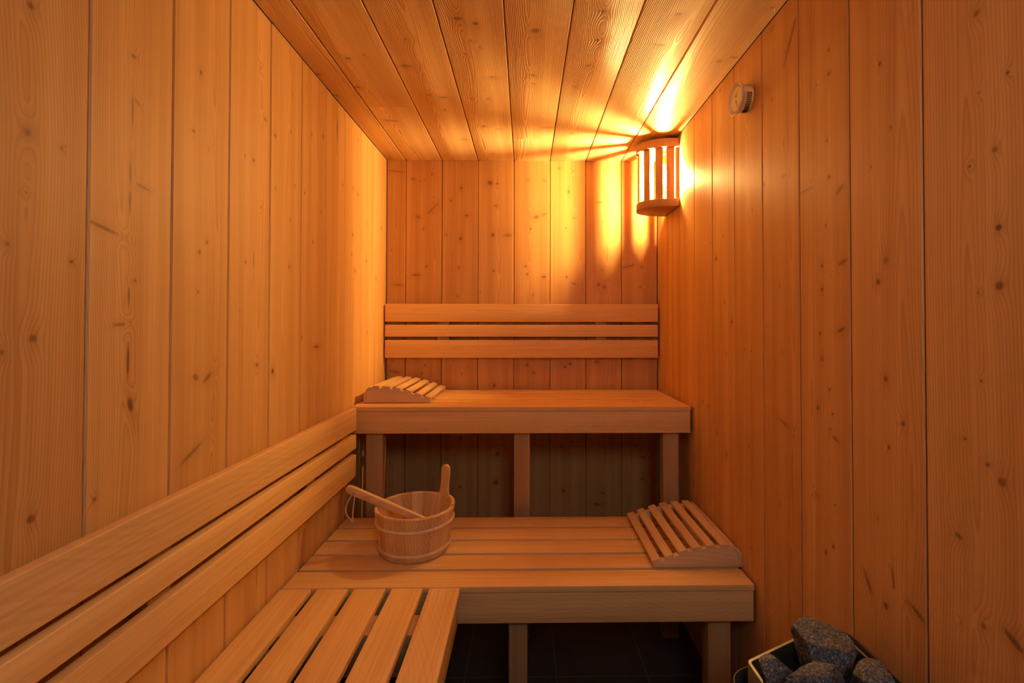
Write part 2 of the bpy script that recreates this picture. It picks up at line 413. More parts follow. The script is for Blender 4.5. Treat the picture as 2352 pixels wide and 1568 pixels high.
def board(name, lo, hi, grain, mat, parent=None, bevel=0.003, seed=None, wide=None):
    """one planed board from corner lo to corner hi, edges eased"""
    lo, hi = Vector(lo), Vector(hi)
    c = (lo + hi) / 2
    d = hi - lo
    bm = bmesh.new()
    bmesh.ops.create_cube(bm, size=1.0)
    for v in bm.verts:
        v.co = Vector((v.co.x * d.x, v.co.y * d.y, v.co.z * d.z))
    if bevel:
        bmesh.ops.bevel(bm, geom=bm.edges[:], offset=bevel, segments=3, affect='EDGES', profile=0.5)
    me = bpy.data.meshes.new(name)
    bm.to_mesh(me)
    bm.free()
    g = AX[grain]
    rest = [i for i in range(3) if i != g]
    rest.sort(key=lambda i: -d[i])
    set_gc(me, lambda q: (q[rest[0]], q[g], q[rest[1]]))
    set_seed(me, seed)
    for v in me.vertices:
        v.co += c
    smooth(me, 50)
    return link(name, me, mat, parent)


def extrude(name, pts, axis, a0, a1, mat, parent=None, bevel=0.0, grain=None, world=True, segs=2):
    """closed 2D outline pts swept along axis from a0 to a1; pts give the other two coordinates in order"""
    i = AX[axis]
    rest = [k for k in range(3) if k != i]
    bm = bmesh.new()

    def mk(p, a):
        q = [0, 0, 0]
        q[i] = a
        q[rest[0]], q[rest[1]] = p
        return bm.verts.new(q)
    A = [mk(p, a0) for p in pts]
    B = [mk(p, a1) for p in pts]
    bm.faces.new(A)
    bm.faces.new(B[::-1])
    n = len(pts)
    for k in range(n):
        bm.faces.new((A[k], B[k], B[(k + 1) % n], A[(k + 1) % n]))
    bmesh.ops.recalc_face_normals(bm, faces=bm.faces)
    if bevel:
        ed = [e for e in bm.edges if len(e.link_faces) == 2 and e.calc_face_angle(0) > 0.6]
        bmesh.ops.bevel(bm, geom=ed, offset=bevel, segments=segs, affect='EDGES', profile=0.5)
    me = bpy.data.meshes.new(name)
    bm.to_mesh(me)
    bm.free()
    g = AX[grain or axis]
    r2 = [k for k in range(3) if k != g]
    set_gc(me, lambda q: (q[r2[0]], q[g], q[r2[1]]))
    set_seed(me)
    smooth(me, 35)
    return link(name, me, mat, parent, world)


def tube_into(bm, path, rad, seg=10, closed=False):
    """tube along a list of points (rad may be a list)"""
    n = len(path)
    P = [Vector(p) for p in path]
    rings = []
    up = Vector((0.3, 0.2, 1)).normalized()
    for k in range(n):
        if closed:
            t = P[(k + 1) % n] - P[k - 1]
        else:
            t = P[min(k + 1, n - 1)] - P[max(k - 1, 0)]
        t.normalize()
        a = t.cross(up)
        if a.length < 1e-4:
            a = t.cross(Vector((1, 0, 0)))
        a.normalize()
        b = a.cross(t)
        r = rad[k] if isinstance(rad, (list, tuple)) else rad
        rings.append([bm.verts.new(P[k] + (a * math.cos(2 * PI * j / seg) + b * math.sin(2 * PI * j / seg)) * r) for j in range(seg)])
    for k in range(n if closed else n - 1):
        A, B = rings[k], rings[(k + 1) % n]
        for j in range(seg):
            bm.faces.new((A[j], A[(j + 1) % seg], B[(j + 1) % seg], B[j]))
    if not closed:
        bm.faces.new(rings[0][::-1])
        bm.faces.new(rings[-1])


def bm_obj(name, bm, mat, parent=None, grain='x', ang=40, world=True):
    bmesh.ops.recalc_face_normals(bm, faces=bm.faces)
    me = bpy.data.meshes.new(name)
    bm.to_mesh(me)
    bm.free()
    g = AX[grain]
    r2 = [k for k in range(3) if k != g]
    set_gc(me, lambda q: (q[r2[0]], q[g], q[r2[1]]))
    set_seed(me)
    smooth(me, ang)
    return link(name, me, mat, parent, world)


def lathe(name, prof, mat, parent=None, n=48, center=(0, 0, 0), axis='z', closed=False, world=True, ang=40):
    """revolve (radius, height) points about an axis through center; radius 0 ends become poles"""
    bm = bmesh.new()
    c = Vector(center)

    def pos(r, h, a):
        x, y = r * math.cos(a), r * math.sin(a)
        if axis == 'z':
            return c + Vector((x, y, h))
        return c + Vector((h, x, y))          # axis x
    rings = []
    for r, h in prof:
        if r < 1e-6:
            rings.append([bm.verts.new(pos(0, h, 0))])
        else:
            rings.append([bm.verts.new(pos(r, h, 2 * PI * k / n)) for k in range(n)])
    m = len(prof)
    for i in range(m if closed else m - 1):
        A, B = rings[i], rings[(i + 1) % m]
        for k in range(n):
            k2 = (k + 1) % n
            if len(A) == 1 and len(B) == 1:
                continue
            if len(A) == 1:
                bm.faces.new((A[0], B[k], B[k2]))
            elif len(B) == 1:
                bm.faces.new((A[k], B[0], A[k2]))
            else:
                bm.faces.new((A[k], B[k], B[k2], A[k2]))
    return bm_obj(name, bm, mat, parent, 'z' if axis == 'z' else 'x', ang, world)


# ------------------------------------------------------------------ panelled walls
class Panel:
    def __init__(self):
        self.v, self.f, self.gc, self.kn, self.sd = [], [], [], [], []

    def quad(self, pts, gcs, kns, seed, n):
        a = (pts[1] - pts[0]).cross(pts[2] - pts[0])
        idx = [0, 1, 2, 3]
        if a.dot(n) < 0:
            idx = [3, 2, 1, 0]
        b = len(self.v)
        self.v += [pts[i] for i in idx]
        self.f.append((b, b + 1, b + 2, b + 3))
        for i in idx:
            self.gc += list(gcs[i])
            self.kn += list(kns[i])
            self.sd += list(seed)

    def plank(self, O, A, B, Nn, a0, a1, b0, b1, knots, sgn, tint=None):
        """one board with eased long edges; its knots are local coordinates on its own face"""
        seed = (random.random() if tint is None else tint, random.random(), random.random())
        g, c, deep = 0.0013, 0.0022, 0.013
        off = random.uniform(-0.0005, 0.0005)
        e0, e1 = a0 + g, a1 - g
        f0, f1 = e0 + c, e1 - c
        mid = (a0 + a1) / 2

        def P(a, b, d):
            return O + A * a + B * b + Nn * (off - d)

        def G(a, b, d):
            return (a - mid, b, d * 0.5)
        NO = (9.0, 9.0, 0.0)
        ks = sorted([k for k in knots if a0 <= k[0] < a1 and b0 <= k[1] < b1], key=lambda k: k[1])
        clusters = []
        for k in ks:
            if clusters and k[1] - clusters[-1][-1][1] < 0.022:
                clusters[-1].append(k)
            else:
                clusters.append([k])
        cuts = [b0]
        for i in range(len(clusters) - 1):
            cuts.append((clusters[i][-1][1] + clusters[i + 1][0][1]) / 2)
        cuts.append(b1)
        if not clusters:
            clusters = [[]]
        for i, cl in enumerate(clusters):
            v0, v1 = cuts[i], cuts[i + 1]
            cl = sorted(cl, key=lambda k: k[0])
            ac = [f0] + [(cl[j][0] + cl[j + 1][0]) / 2 for j in range(len(cl) - 1)] + [f1]
            for j in range(max(1, len(cl))):
                h0, h1 = ac[j], ac[j + 1]
                cs = [(h0, v0), (h1, v0), (h1, v1), (h0, v1)]
                kn = [NO] * 4
                if cl:
                    ka, kb, sa, sb, rot, dark = cl[j]
                    sa, sb = max(sa, 0.0022) * 1.15, max(sb, 0.0022) * 1.15
                    cr, sr = math.cos(math.radians(rot)), math.sin(math.radians(rot))
                    kn = []
                    for (a, b) in cs:
                        dx, dy = sgn * (a - ka), -(b - kb)
                        kn.append(((dx * cr + dy * sr) / sa, (-dx * sr + dy * cr) / sb, dark))
                self.quad([P(a, b, 0) for a, b in cs], [G(a, b, 0) for a, b in cs], kn, seed, Nn)
        for (p, q, d0, d1) in ((f0, e0, 0, c), (f1, e1, 0, c), (e0, e0, c, deep), (e1, e1, c, deep)):
            cs = [(p, b0, d0), (p, b1, d0), (q, b1, d1), (q, b0, d1)]
            nn = Nn if p != q else (A if p == e1 else -A)
            self.quad([P(*t) for t in cs], [G(*t) for t in cs], [NO] * 4, seed, nn)
        for b, s in ((b0, -1), (b1, 1)):
            cs = [(e0, b, 0), (e1, b, 0), (e1, b, deep), (e0, b, deep)]
            self.quad([P(*t) for t in cs], [G(*t) for t in cs], [NO] * 4, seed, B * s)

    def slab(self, O, A, B, Nn, a0, a1, b0, b1, d0=0.012, d1=0.03):
        seed = (0.5, 0.5, 0.5)
        Q = lambda a, b, d: O + A * a + B * b - Nn * d
        for d, s in ((d0, 1), (d1, -1)):
            self.quad([Q(a0, b0, d), Q(a1, b0, d), Q(a1, b1, d), Q(a0, b1, d)], [(0, 0, 0)] * 4, [(9, 9, 0)] * 4, seed, Nn * s)
        for a, s in ((a0, -1), (a1, 1)):
            self.quad([Q(a, b0, d0), Q(a, b1, d0), Q(a, b1, d1), Q(a, b0, d1)], [(0, 0, 0)] * 4, [(9, 9, 0)] * 4, seed, A * s)
        for b, s in ((b0, -1), (b1, 1)):
            self.quad([Q(a0, b, d0), Q(a1, b, d0), Q(a1, b, d1), Q(a0, b, d1)], [(0, 0, 0)] * 4, [(9, 9, 0)] * 4, seed, B * s)

    def build(self, name, mat):
        me = bpy.data.meshes.new(name)
        me.from_pydata([tuple(p) for p in self.v], [], self.f)
        for nm, dat in (('gc', self.gc), ('kn', self.kn), ('seed', self.sd)):
            at = me.attributes.new(nm, 'FLOAT_VECTOR', 'POINT')
            at.data.foreach_set('vector', dat)
        o = link(name, me, mat)
        o['kind'] = 'structure'
        return o


V = Vector


def extra_knots(edges, blen, given, n, seed):
    """small random knots for the stretches of board the photograph hides or shows too dimly"""
    rnd = random.Random(seed)
    out = []
    for _ in range(n * 20):
        if len(out) >= n:
            break
        a = rnd.uniform(edges[0], edges[-1])
        b = rnd.uniform(0.02, blen - 0.02)
        if any(abs(a - k[0]) < 0.09 and abs(b - k[1]) < 0.07 for k in given + out):
            continue
        s = rnd.uniform(0.0022, 0.0045)
        out.append((a, b, s, s * rnd.uniform(0.8, 1.3), rnd.uniform(-20, 20), rnd.uniform(0.4, 0.7)))
    return out


def tone(i, table):
    return table[i] if i < len(table) else random.random()


# left wall
pl = Panel()
O, A, B, Nn = V((XL, YB, 0)), V((0, -1, 0)), V((0, 0, 1)), V((1, 0, 0))
edges = [0.0] + [0.01243 + PITCH * k for k in range(0, 15)]
edges = [e for e in edges if e < YB - YF - 0.02] + [YB - YF]
kk = KNOTS_LEFT + extra_knots(edges, ZC, KNOTS_LEFT, 26, 3)
for i in range(len(edges) - 1):
    pl.plank(O, A, B, Nn, edges[i], edges[i + 1], 0.0, ZC, kk, -1,
             tone(i, [0.5, 0.72, 0.6, 0.66, 0.7, 0.55, 0.6, 0.58, 0.52, 0.62, 0.40, 0.3, 0.5, 0.5, 0.5]))
pl.slab(O, A, B, Nn, 0, YB - YF, 0, ZC)
pl.build('wall_left', MAT['panel'])

# right wall
pl = Panel()
O, Nn = V((XR, YB, 0)), V((-1, 0, 0))
edges = [0.0] + [-0.00795 + PITCH * k for k in range(1, 15)]
edges = [e for e in edges if e < YB - YF - 0.02] + [YB - YF]
kk = KNOTS_RIGHT + extra_knots(edges, ZC, KNOTS_RIGHT, 20, 4)
for i in range(len(edges) - 1):
    pl.plank(O, A, B, Nn, edges[i], edges[i + 1], 0.0, ZC, kk, 1,
             tone(i, [0.3, 0.5, 0.45, 0.35, 0.40, 0.45, 0.35, 0.55, 0.45, 0.5, 0.5, 0.5, 0.5, 0.5]))
pl.slab(O, A, B, Nn, 0, YB - YF, 0, ZC)
pl.build('wall_right', MAT['panel'])

# back wall
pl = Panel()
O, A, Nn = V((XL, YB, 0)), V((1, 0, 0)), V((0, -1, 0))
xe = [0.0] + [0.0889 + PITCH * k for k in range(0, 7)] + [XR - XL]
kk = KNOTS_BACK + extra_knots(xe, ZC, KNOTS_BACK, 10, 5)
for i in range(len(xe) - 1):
    pl.plank(O, A, B, Nn, xe[i], xe[i + 1], 0.0, ZC, kk, 1, tone(i, [0.15, 0.0, 0.1, 0.2, 0.05, 0.3, 0.35, 0.1]))  # darker, redder boards, tones lowered further to offset the lamp's strong light
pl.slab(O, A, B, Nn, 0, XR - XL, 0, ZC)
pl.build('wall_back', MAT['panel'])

# ceiling, boards run towards the door, two of them butt-jointed
pl = Panel()
O, A, B, Nn = V((XL, YB, ZC)), V((1, 0, 0)), V((0, -1, 0)), V((0, 0, -1))
L = YB - YF
kk = KNOTS_CEILING + extra_knots(xe, L, KNOTS_CEILING, 6, 6)
ct = [0.15, 0.18, 0.35, 0.4, 0.5, 0.45, 0.6, 0.62]
for i in range(len(xe) - 1):
    joint = {1: 0.547, 4: 0.271}.get(i)
    if joint:
        pl.plank(O, A, B, Nn, xe[i], xe[i + 1], 0.0, joint - 0.0006, kk, 1, ct[i] + 0.2)
        pl.plank(O, A, B, Nn, xe[i], xe[i + 1], joint + 0.0006, L, kk, 1, ct[i])
    else:
        pl.plank(O, A, B, Nn, xe[i], xe[i + 1], 0.0, L, kk, 1, ct[i])
pl.slab(O, A, B, Nn, 0, XR - XL, 0, L)
pl.build('ceiling', MAT['ceil'])

# front wall behind the camera, with the open doorway
DX0, DX1, DZ = -0.22, 0.56, 1.80
pl = Panel()
O, A, B, Nn = V((XL, YF, 0)), V((1, 0, 0)), V((0, 0, 1)), V((0, 1, 0))
for a0, a1, b0, b1 in ((0, 0.21, 0, ZC), (0.21, DX0 - XL, 0, ZC), (DX0 - XL, DX0 - XL + 0.26, DZ, ZC), (DX0 - XL + 0.26, DX0 - XL + 0.52, DZ, ZC),
                       (DX0 - XL + 0.52, DX1 - XL, DZ, ZC), (DX1 - XL, XR - XL, 0, ZC)):
    pl.plank(O, A, B, Nn, a0, a1, b0, b1, [], 1)
    pl.slab(O, A, B, Nn, a0, a1, b0, b1, 0.013, 0.05)
pl.build('wall_front', MAT['panel'])

# floor
bm = bmesh.new()
bmesh.ops.create_cube(bm, size=1.0)
for v in bm.verts:
    v.co = V((v.co.x * (XR - XL) + (XL + XR) / 2, v.co.y * (YB - YF) + (YB + YF) / 2, v.co.z * 0.03 - 0.015))
fl = bm_obj('floor', bm, MAT['tile'])
fl['kind'] = 'structure'

# ------------------------------------------------------------------ benches
SP, SW, ST = 0.09378, 0.0820, 0.0168        # slat pitch, width, thickness


def long_bench(name, label, z, y0, x0, x1, n, legs, apron_h, group=None):
    t = thing(name, label, 'bench', ((x0 + x1) / 2, y0 + 0.2, 0))
    for k in range(n):
        y = y0 + k * SP
        board('slat', (x0, y, z - ST), (x1, y + SW, z), 'x', MAT['bench'], t, 0.0019)
    yb = y0 + (n - 1) * SP + SW
    board('apron', (x0 + 0.001, y0 + 0.003, z - ST - apron_h), (x1 - 0.001, y0 + 0.026, z - ST - 0.0004), 'x', MAT['bench_figured' if z < 0.6 else 'bench'], t, 0.0015)
    for lx0, lx1 in legs:
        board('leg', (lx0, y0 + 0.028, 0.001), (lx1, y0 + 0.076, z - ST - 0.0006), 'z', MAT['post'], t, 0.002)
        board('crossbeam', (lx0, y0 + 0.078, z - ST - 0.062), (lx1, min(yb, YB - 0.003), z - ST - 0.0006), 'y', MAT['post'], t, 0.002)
    return t


long_bench('upper_bench', 'high slatted sauna bench across the back wall, carrying a headrest at its left end', Z_UP, 1.7561, -0.6335, 0.6085, 5,
           [(-0.585, -0.523), (-0.0407, 0.0186), (0.514, 0.572)], 0.0805)
long_bench('lower_bench', 'low slatted bench across the room in front of the high bench, carrying the bucket', Z_LOW, 1.2758, -0.634, 0.6105, 5,
           [(-0.575, -0.52), (-0.0425, 0.0075), (0.497, 0.558)], 0.0818)

t = thing('side_bench', 'low slatted bench running along the left wall towards the viewer, gaps between its five slats', 'bench', (-0.40, 0.55, 0))
SY0, SY1 = -0.02, 1.2715
for x0, x1, m in ((-0.637, -0.5567, 'bench'), (-0.5405, -0.4605, 'bench'), (-0.4456, -0.3636, 'bench'), (-0.3472, -0.2667, 'bench'), (-0.2497, -0.1690, 'bench_figured')):
    board('slat', (x0, SY0, Z_LOW - ST), (x1, SY1, Z_LOW), 'y', MAT[m], t, 0.0022)
board('apron', (-0.197, SY0, Z_LOW - ST - 0.081), (-0.1755, 1.2735, Z_LOW - ST - 0.0004), 'y', MAT['bench'], t, 0.0015)
for yc in (1.108, 0.36):
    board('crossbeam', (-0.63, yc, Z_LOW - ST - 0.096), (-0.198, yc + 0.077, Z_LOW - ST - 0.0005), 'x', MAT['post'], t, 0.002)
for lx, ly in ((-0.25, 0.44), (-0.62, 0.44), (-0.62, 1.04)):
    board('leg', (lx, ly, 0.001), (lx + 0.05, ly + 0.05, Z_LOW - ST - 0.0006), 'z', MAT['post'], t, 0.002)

# ------------------------------------------------------------------ backrests
BACK_Z = ((1.171, 1.2525), (1.1032, 1.1574), (1.0072, 1.0878))
t = thing('backrest', 'three horizontal boards fixed to the back wall above the high bench', 'backrest', (-0.01, 2.2, 1.13))
for z0, z1 in BACK_Z:
    board('slat', (-0.6355, 2.190, z0), (0.6085, 2.208, z1), 'x', MAT['bench'], t, 0.0022)
for x0 in (-0.4013, 0.3244):
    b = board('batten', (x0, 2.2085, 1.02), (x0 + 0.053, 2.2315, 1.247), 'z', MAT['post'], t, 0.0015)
    for z in (1.164, 1.0955):
        bm = bmesh.new()
        bmesh.ops.create_cone(bm, cap_ends=True, segments=16, radius1=0.0035, radius2=0.0028, depth=0.002,
                              matrix=Matrix.Translation((x0 + 0.0265, 2.2078, z)) @ Matrix.Rotation(PI / 2, 4, 'X'))
        bm_obj('screw', bm, MAT['screw'], b)

t = thing('backrest', 'three long boards fixed to the left wall above the side bench, running towards the viewer', 'backrest', (-0.62, 0.85, 0.74))
for (z0, z1), m in zip(((0.7866, 0.8648), (0.7214, 0.7708), (0.6240, 0.7010)), ('bench_figured', 'bench', 'bench')):
    board('slat', (-0.6145, -0.02, z0), (-0.595, 1.7125, z1), 'y', MAT[m], t, 0.0022)
for y0 in (0.800, 1.372, 0.16):
    board('batten', (-0.6405, y0, 0.635), (-0.615, y0 + 0.052, 0.8450), 'z', MAT['post'], t, 0.0015)


# ------------------------------------------------------------------ headrests
def headrest(label, x0, y0, z0, length, sgn, width=0.248):
    """low end at x0, rising in direction sgn; slats run along y"""
    t = thing('headrest', label, 'headrest', (x0 + sgn * width / 2, y0 + length / 2, z0), 'slatted wooden headrests')
    top = [(0.0, 0.0115), (0.03, 0.0205), (0.062, 0.0320), (0.10, 0.0440), (0.14, 0.0520), (0.18, 0.0560), (0.226, 0.0570), (width - 0.004, 0.0415)]
    prof = [(0.002, 0.0)] + top + [(width - 0.004, 0.0)]
    pts = [(x0 + sgn * a, z0 + b) for a, b in prof]
    for ya, yb in ((y0 + 0.001, y0 + 0.021), (y0 + length - 0.021, y0 + length - 0.001)):
        extrude('side_board', pts, 'y', ya, yb, MAT['pillow'], t, 0.0012, grain='x')
    board('end_board', (min(x0 + sgn * (width - 0.0035), x0 + sgn * (width + 0.008)), y0 + 0.002, z0),
          (max(x0 + sgn * (width - 0.0035), x0 + sgn * (width + 0.008)), y0 + length - 0.002, z0 + 0.041), 'y', MAT['pillow'], t, 0.0015)

    def h(a):
        for (p, q), (r, s) in zip(top, top[1:]):
            if p <= a <= r:
                return q + (s - q) * (a - p) / (r - p)
        return top[-1][1]
    for k, a in enumerate((0.0130, 0.0490, 0.0880, 0.1270, 0.1670, 0.2075)):
        sl = math.atan2(h(a + 0.011) - h(a - 0.011), 0.022)
        w, th = 0.0255, 0.0085
        cx, cz = a - math.sin(sl) * th / 2, h(a) + math.cos(sl) * th / 2 + 0.0003
        q = []
        for (p, r) in ((-w / 2, -th / 2), (w / 2, -th / 2), (w / 2, th / 2 - 0.002), (w / 2 - 0.002, th / 2), (-w / 2 + 0.002, th / 2), (-w / 2, th / 2 - 0.002)):
            q.append((x0 + sgn * (cx + p * math.cos(sl) - r * math.sin(sl)), z0 + cz + p * math.sin(sl) + r * math.cos(sl)))
        extrude('slat', q, 'y', y0 - 0.0005, y0 + length + 0.0005, MAT['pillow'], t, 0.0, grain='y')
    # last slat lies on the chamfer at the high end
    q = []
    (p0, h0), (p1, h1) = top[-2], top[-1]
    dx, dz = p1 - p0, h1 - h0
    l = math.hypot(dx, dz)
    ux, uz, nx, nz = dx / l, dz / l, -dz / l, dx / l
    for s, d in ((0.001, 0.0003), (l - 0.001, 0.0003), (l + 0.001, 0.006), (l - 0.001, 0.008), (0.002, 0.008), (0.0, 0.006)):
        q.append((x0 + sgn * (p0 + ux * s + nx * d), z0 + h0 + uz * s + nz * d))
    extrude('slat', q, 'y', y0 - 0.0005, y0 + length + 0.0005, MAT['pillow'], t, 0.0, grain='y')
    return t


headrest('curved slatted wooden headrest at the right end of the low bench, against the right wall', 0.3625, 1.3645, Z_LOW + 0.0004, 0.343, 1)
headrest('curved slatted wooden headrest at the left end of the high bench, against the left wall', -0.3585, 1.838, Z_UP + 0.0004, 0.343, -1, 0.247)

# ------------------------------------------------------------------ bucket
BX, BY, BZ = -0.3385, 1.498, Z_LOW + 0.0003
HB = 0.1335
R0, R1, WT = 0.1035, 0.1215, 0.012


def rad(z):
    return R0 + (R1 - R0) * z / HB


bk = thing('bucket', 'round wooden stave bucket with one tall handle and two hoops on the low bench', 'bucket', (BX, BY, BZ))
NST, SUB = 20, 4
NSEG = NST * SUB
me = bpy.data.meshes.new('stave_body')
verts, faces, gcs, sds, stave = [], [], [], [], []
seeds = [(random.random(), random.random(), random.random()) for _ in range(NST)]
prof = [(0.0, 0.0, 0), (R0 - 0.004, 0.0, 0), (R0 - 0.0012, 0.001, 0), (rad(0.004), 0.004, 0), (rad(0.05), 0.05, 0), (rad(0.09), 0.09, 0), (R1 - 0.0005, HB - 0.003, 0), (R1 - 0.003, HB, 0),
        (R1 - WT + 0.002, HB, 0), (R1 - WT, HB - 0.002, 0), (rad(0.06) - WT, 0.06, 0), (rad(0.014) - WT, 0.014, 0), (0.0, 0.014, 0)]
for k in range(NSEG):
    s = k // SUB
    for i in range(len(prof) - 1):
        quad = []
        for (r, z, _), kk2 in ((prof[i], k), (prof[i + 1], k), (prof[i + 1], k + 1), (prof[i], k + 1)):
            a = 2 * PI * kk2 / NSEG
            # a hairline groove between staves
            rr = r - (0.0006 if (kk2 % SUB == 0 and 2 < i < 6 and r > 0.05) else 0.0)
            quad.append((BX + rr * math.cos(a), BY + rr * math.sin(a), BZ + z))
            gcs += [((kk2 - s * SUB) / SUB - 0.5) * 2 * PI * R0 / NST, z, 0.1 - r]
            sds += list(seeds[s])
        b = len(verts)
        verts += quad
        faces.append((b, b + 1, b + 2, b + 3))
me.from_pydata(verts, [], faces)
for nm, dat in (('gc', gcs), ('seed', sds), ('kn', [9.0, 9.0, 0.0] * len(verts))):
    at_ = me.attributes.new(nm, 'FLOAT_VECTOR', 'POINT')
    at_.data.foreach_set('vector', dat)
bm = bmesh.new()
bm.from_mesh(me)
bmesh.ops.dissolve_degenerate(bm, dist=1e-6, edges=bm.edges)
bm.normal_update()
for f in bm.faces:
    pass
bm.to_mesh(me)
bm.free()
me.flip_normals()
link('stave_body', me, MAT['bucket'], bk)
for hz in (0.0945, 0.0215):
    rr = rad(hz)
    lathe('hoop', [(rr - 0.002, hz - 0.0048), (rr + 0.0022, hz - 0.0045), (rr + 0.0042, hz - 0.002), (rr + 0.0046, hz + 0.001), (rr + 0.0030, hz + 0.0042), (rr - 0.002, hz + 0.0048)],
          MAT['hoop'], bk, 96, (BX, BY, BZ), closed=True)
# tall handle stave
ang = math.atan2(1.592 - BY, -0.2560 - BX)
hb = bmesh.new()
rows = [(0.000, 0.0270, 0.0), (0.006, 0.0240, 0.0), (0.016, 0.0200, 0.001), (0.030, 0.0182, 0.002), (0.048, 0.0184, 0.0035), (0.066, 0.0198, 0.005), (0.078, 0.0202, 0.006),
        (0.086, 0.0188, 0.0065), (0.092, 0.0145, 0.007), (0.0955, 0.0080, 0.0072), (0.0965, 0.0024, 0.0072)]
ring = []
for z, hw, lean in rows:
    row = []
    for side in (0, 1):
        for q in (-1, -0.33, 0.33, 1):
            qq = q if side == 0 else -q
            a = ang + qq * hw / R1
            r = R1 - 0.0005 + lean if side == 0 else R1 - WT + 0.0005 + lean
            if abs(q) == 1:
                r += -0.0025 if side == 0 else 0.0025
            row.append(hb.verts.new((BX + r * math.cos(a), BY + r * math.sin(a), BZ + HB - 0.001 + z)))
    ring.append(row)
for i in range(len(ring) - 1):
    for j in range(8):
        hb.faces.new((ring[i][j], ring[i][(j + 1) % 8], ring[i + 1][(j + 1) % 8], ring[i + 1][j]))
hb.faces.new(ring[0][::-1])
hb.faces.new(ring[-1])
bm_obj('handle', hb, MAT['bucket'], bk, 'z', 50)
# the rim stands a little higher between the handle and a notch on the right
for a0, a1, nm in ((-0.10, ang - 0.235, 'shoulder'),):
    sb_ = bmesh.new()
    rg = []
    for k in range(6):
        a = a0 + (a1 - a0) * k / 5
        rg.append([sb_.verts.new((BX + r * math.cos(a), BY + r * math.sin(a), BZ + HB + z)) for r, z in
                   ((R1 - 0.0006, -0.001), (R1 - 0.0006, 0.0035), (R1 - 0.003, 0.005), (R1 - WT + 0.002, 0.005), (R1 - WT + 0.0005, 0.003), (R1 - WT + 0.0005, -0.001))])
    for i in range(5):
        for j in range(6):
            sb_.faces.new((rg[i][j], rg[i][(j + 1) % 6], rg[i + 1][(j + 1) % 6], rg[i + 1][j]))
    sb_.faces.new(rg[0][::-1])
    sb_.faces.new(rg[-1])
    bm_obj(nm, sb_, MAT['bucket'], bk, 'z', 40)

# ------------------------------------------------------------------ ladle leaning in the bucket
E0 = V((-0.5385, 1.466, 0.6660))
E1 = V((-0.2960, 1.512, 0.5400))
ld = thing('ladle', 'flat-handled wooden ladle with a cord loop, leaning in the bucket', 'ladle', E1)
ax = (E1 - E0).normalized()
side = ax.cross(V((0, 0, 1))).normalized()          # thickness direction
wd = side.cross(ax).normalized()                    # width direction (up-ish)
wd = (wd * math.cos(0.35) + side * math.sin(0.35)).normalized()
side = ax.cross(wd).normalized()
Lh = (E1 - E0).length
hb = bmesh.new()
ring = []
for s, w_, th in ((0.0, 0.003, 0.008), (0.0015, 0.0075, 0.0095), (0.006, 0.012, 0.011), (0.013, 0.0130, 0.0125), (0.022, 0.0136, 0.013), (0.06, 0.0132, 0.0135), (0.14, 0.0126, 0.0135), (0.22, 0.0122, 0.013), (Lh, 0.0110, 0.012)):
    c = E0 + ax * s
    row = []
    for p, q in ((-1, -.7), (-.8, -1), (.8, -1), (1, -.7), (1, .7), (.8, 1), (-.8, 1), (-1, .7)):
        row.append(hb.verts.new(c + wd * (p * w_) + side * (q * th / 2)))
    ring.append(row)
for i in range(len(ring) - 1):
    for j in range(8):
        hb.faces.new((ring[i][j], ring[i][(j + 1) % 8], ring[i + 1][(j + 1) % 8], ring[i + 1][j]))
hb.faces.new(ring[0][::-1])
hb.faces.new(ring[-1])
bm_obj('handle', hb, MAT['bucket'], ld, 'x', 40)
bc = E1 + V((0.006, 0.002, -0.012))
lathe('bowl', [(0.0, -0.022), (0.022, -0.022), (0.027, -0.018), (0.030, 0.016), (0.0285, 0.018), (0.026, 0.016), (0.022, -0.014), (0.0, -0.016)], MAT['bucket'], ld, 32, bc)
# cord loop through the hole near the tip
hole = E0 + ax * 0.025
fr = side if side.y < 0 else -side
knot_p = V((-0.5155, 1.452, 0.572))
cb = bmesh.new()


def bez(p0, p1, p2, p3, n=14):
    return [p0 * (1 - t) ** 3 + p1 * 3 * t * (1 - t) ** 2 + p2 * 3 * t * t * (1 - t) + p3 * t ** 3 for t in [k / n for k in range(n + 1)]]


h1 = hole + fr * 0.0085
h2 = hole - fr * 0.0085
pth = bez(knot_p + V((-0.002, 0, 0.004)), knot_p + V((-0.030, 0, 0.020)), h1 + V((-0.022, -0.002, -0.03)), h1 + V((0, 0, -0.001)))
pth += [hole + fr * 0.0045, hole, hole - fr * 0.0045]
pth += bez(h2 + V((0, 0, -0.001)), h2 + V((0.002, -0.004, -0.028)), knot_p + V((-0.002, 0.004, 0.03)), knot_p + V((0.002, 0, 0.004)))
tube_into(cb, pth, 0.0022, 8)
kp = [knot_p + V((0.0036 * math.cos(k * 1.1), 0.0036 * math.sin(k * 1.1), 0.005 - k * 0.0011)) for k in range(11)]
tube_into(cb, kp, 0.0031, 8)
for dx in (-0.0022, 0.0022):
    tube_into(cb, [knot_p + V((dx * 0.5, 0, -0.004)), knot_p + V((dx, -0.001, -0.011)), knot_p + V((dx * 1.4, 0, -0.018))], [0.0022, 0.0023, 0.0030], 8)
bm_obj('cord_loop', cb, MAT['cord'], ld, 'z', 60)

# ------------------------------------------------------------------ wall lamp
LYC, LAY, LBX = 1.9965, 0.0955, 0.1500
LZ0, LZ1 = 1.6325, 1.9065
lp = thing('sconce_lamp', 'lit half-round wooden slat lamp high on the right wall below the ceiling', 'lamp', (XR, LYC, LZ0))


def dshape(sx, sy, n=40):
    pts = []
    for k in range(n + 1):
        th = PI * k / n
        e = 0.86
        c, s = math.cos(th), math.sin(th)
        pts.append((XR - 0.0006 - sx * abs(s) ** e, LYC - sy * (abs(c) ** e) * (1 if c >= 0 else -1)))
    return pts


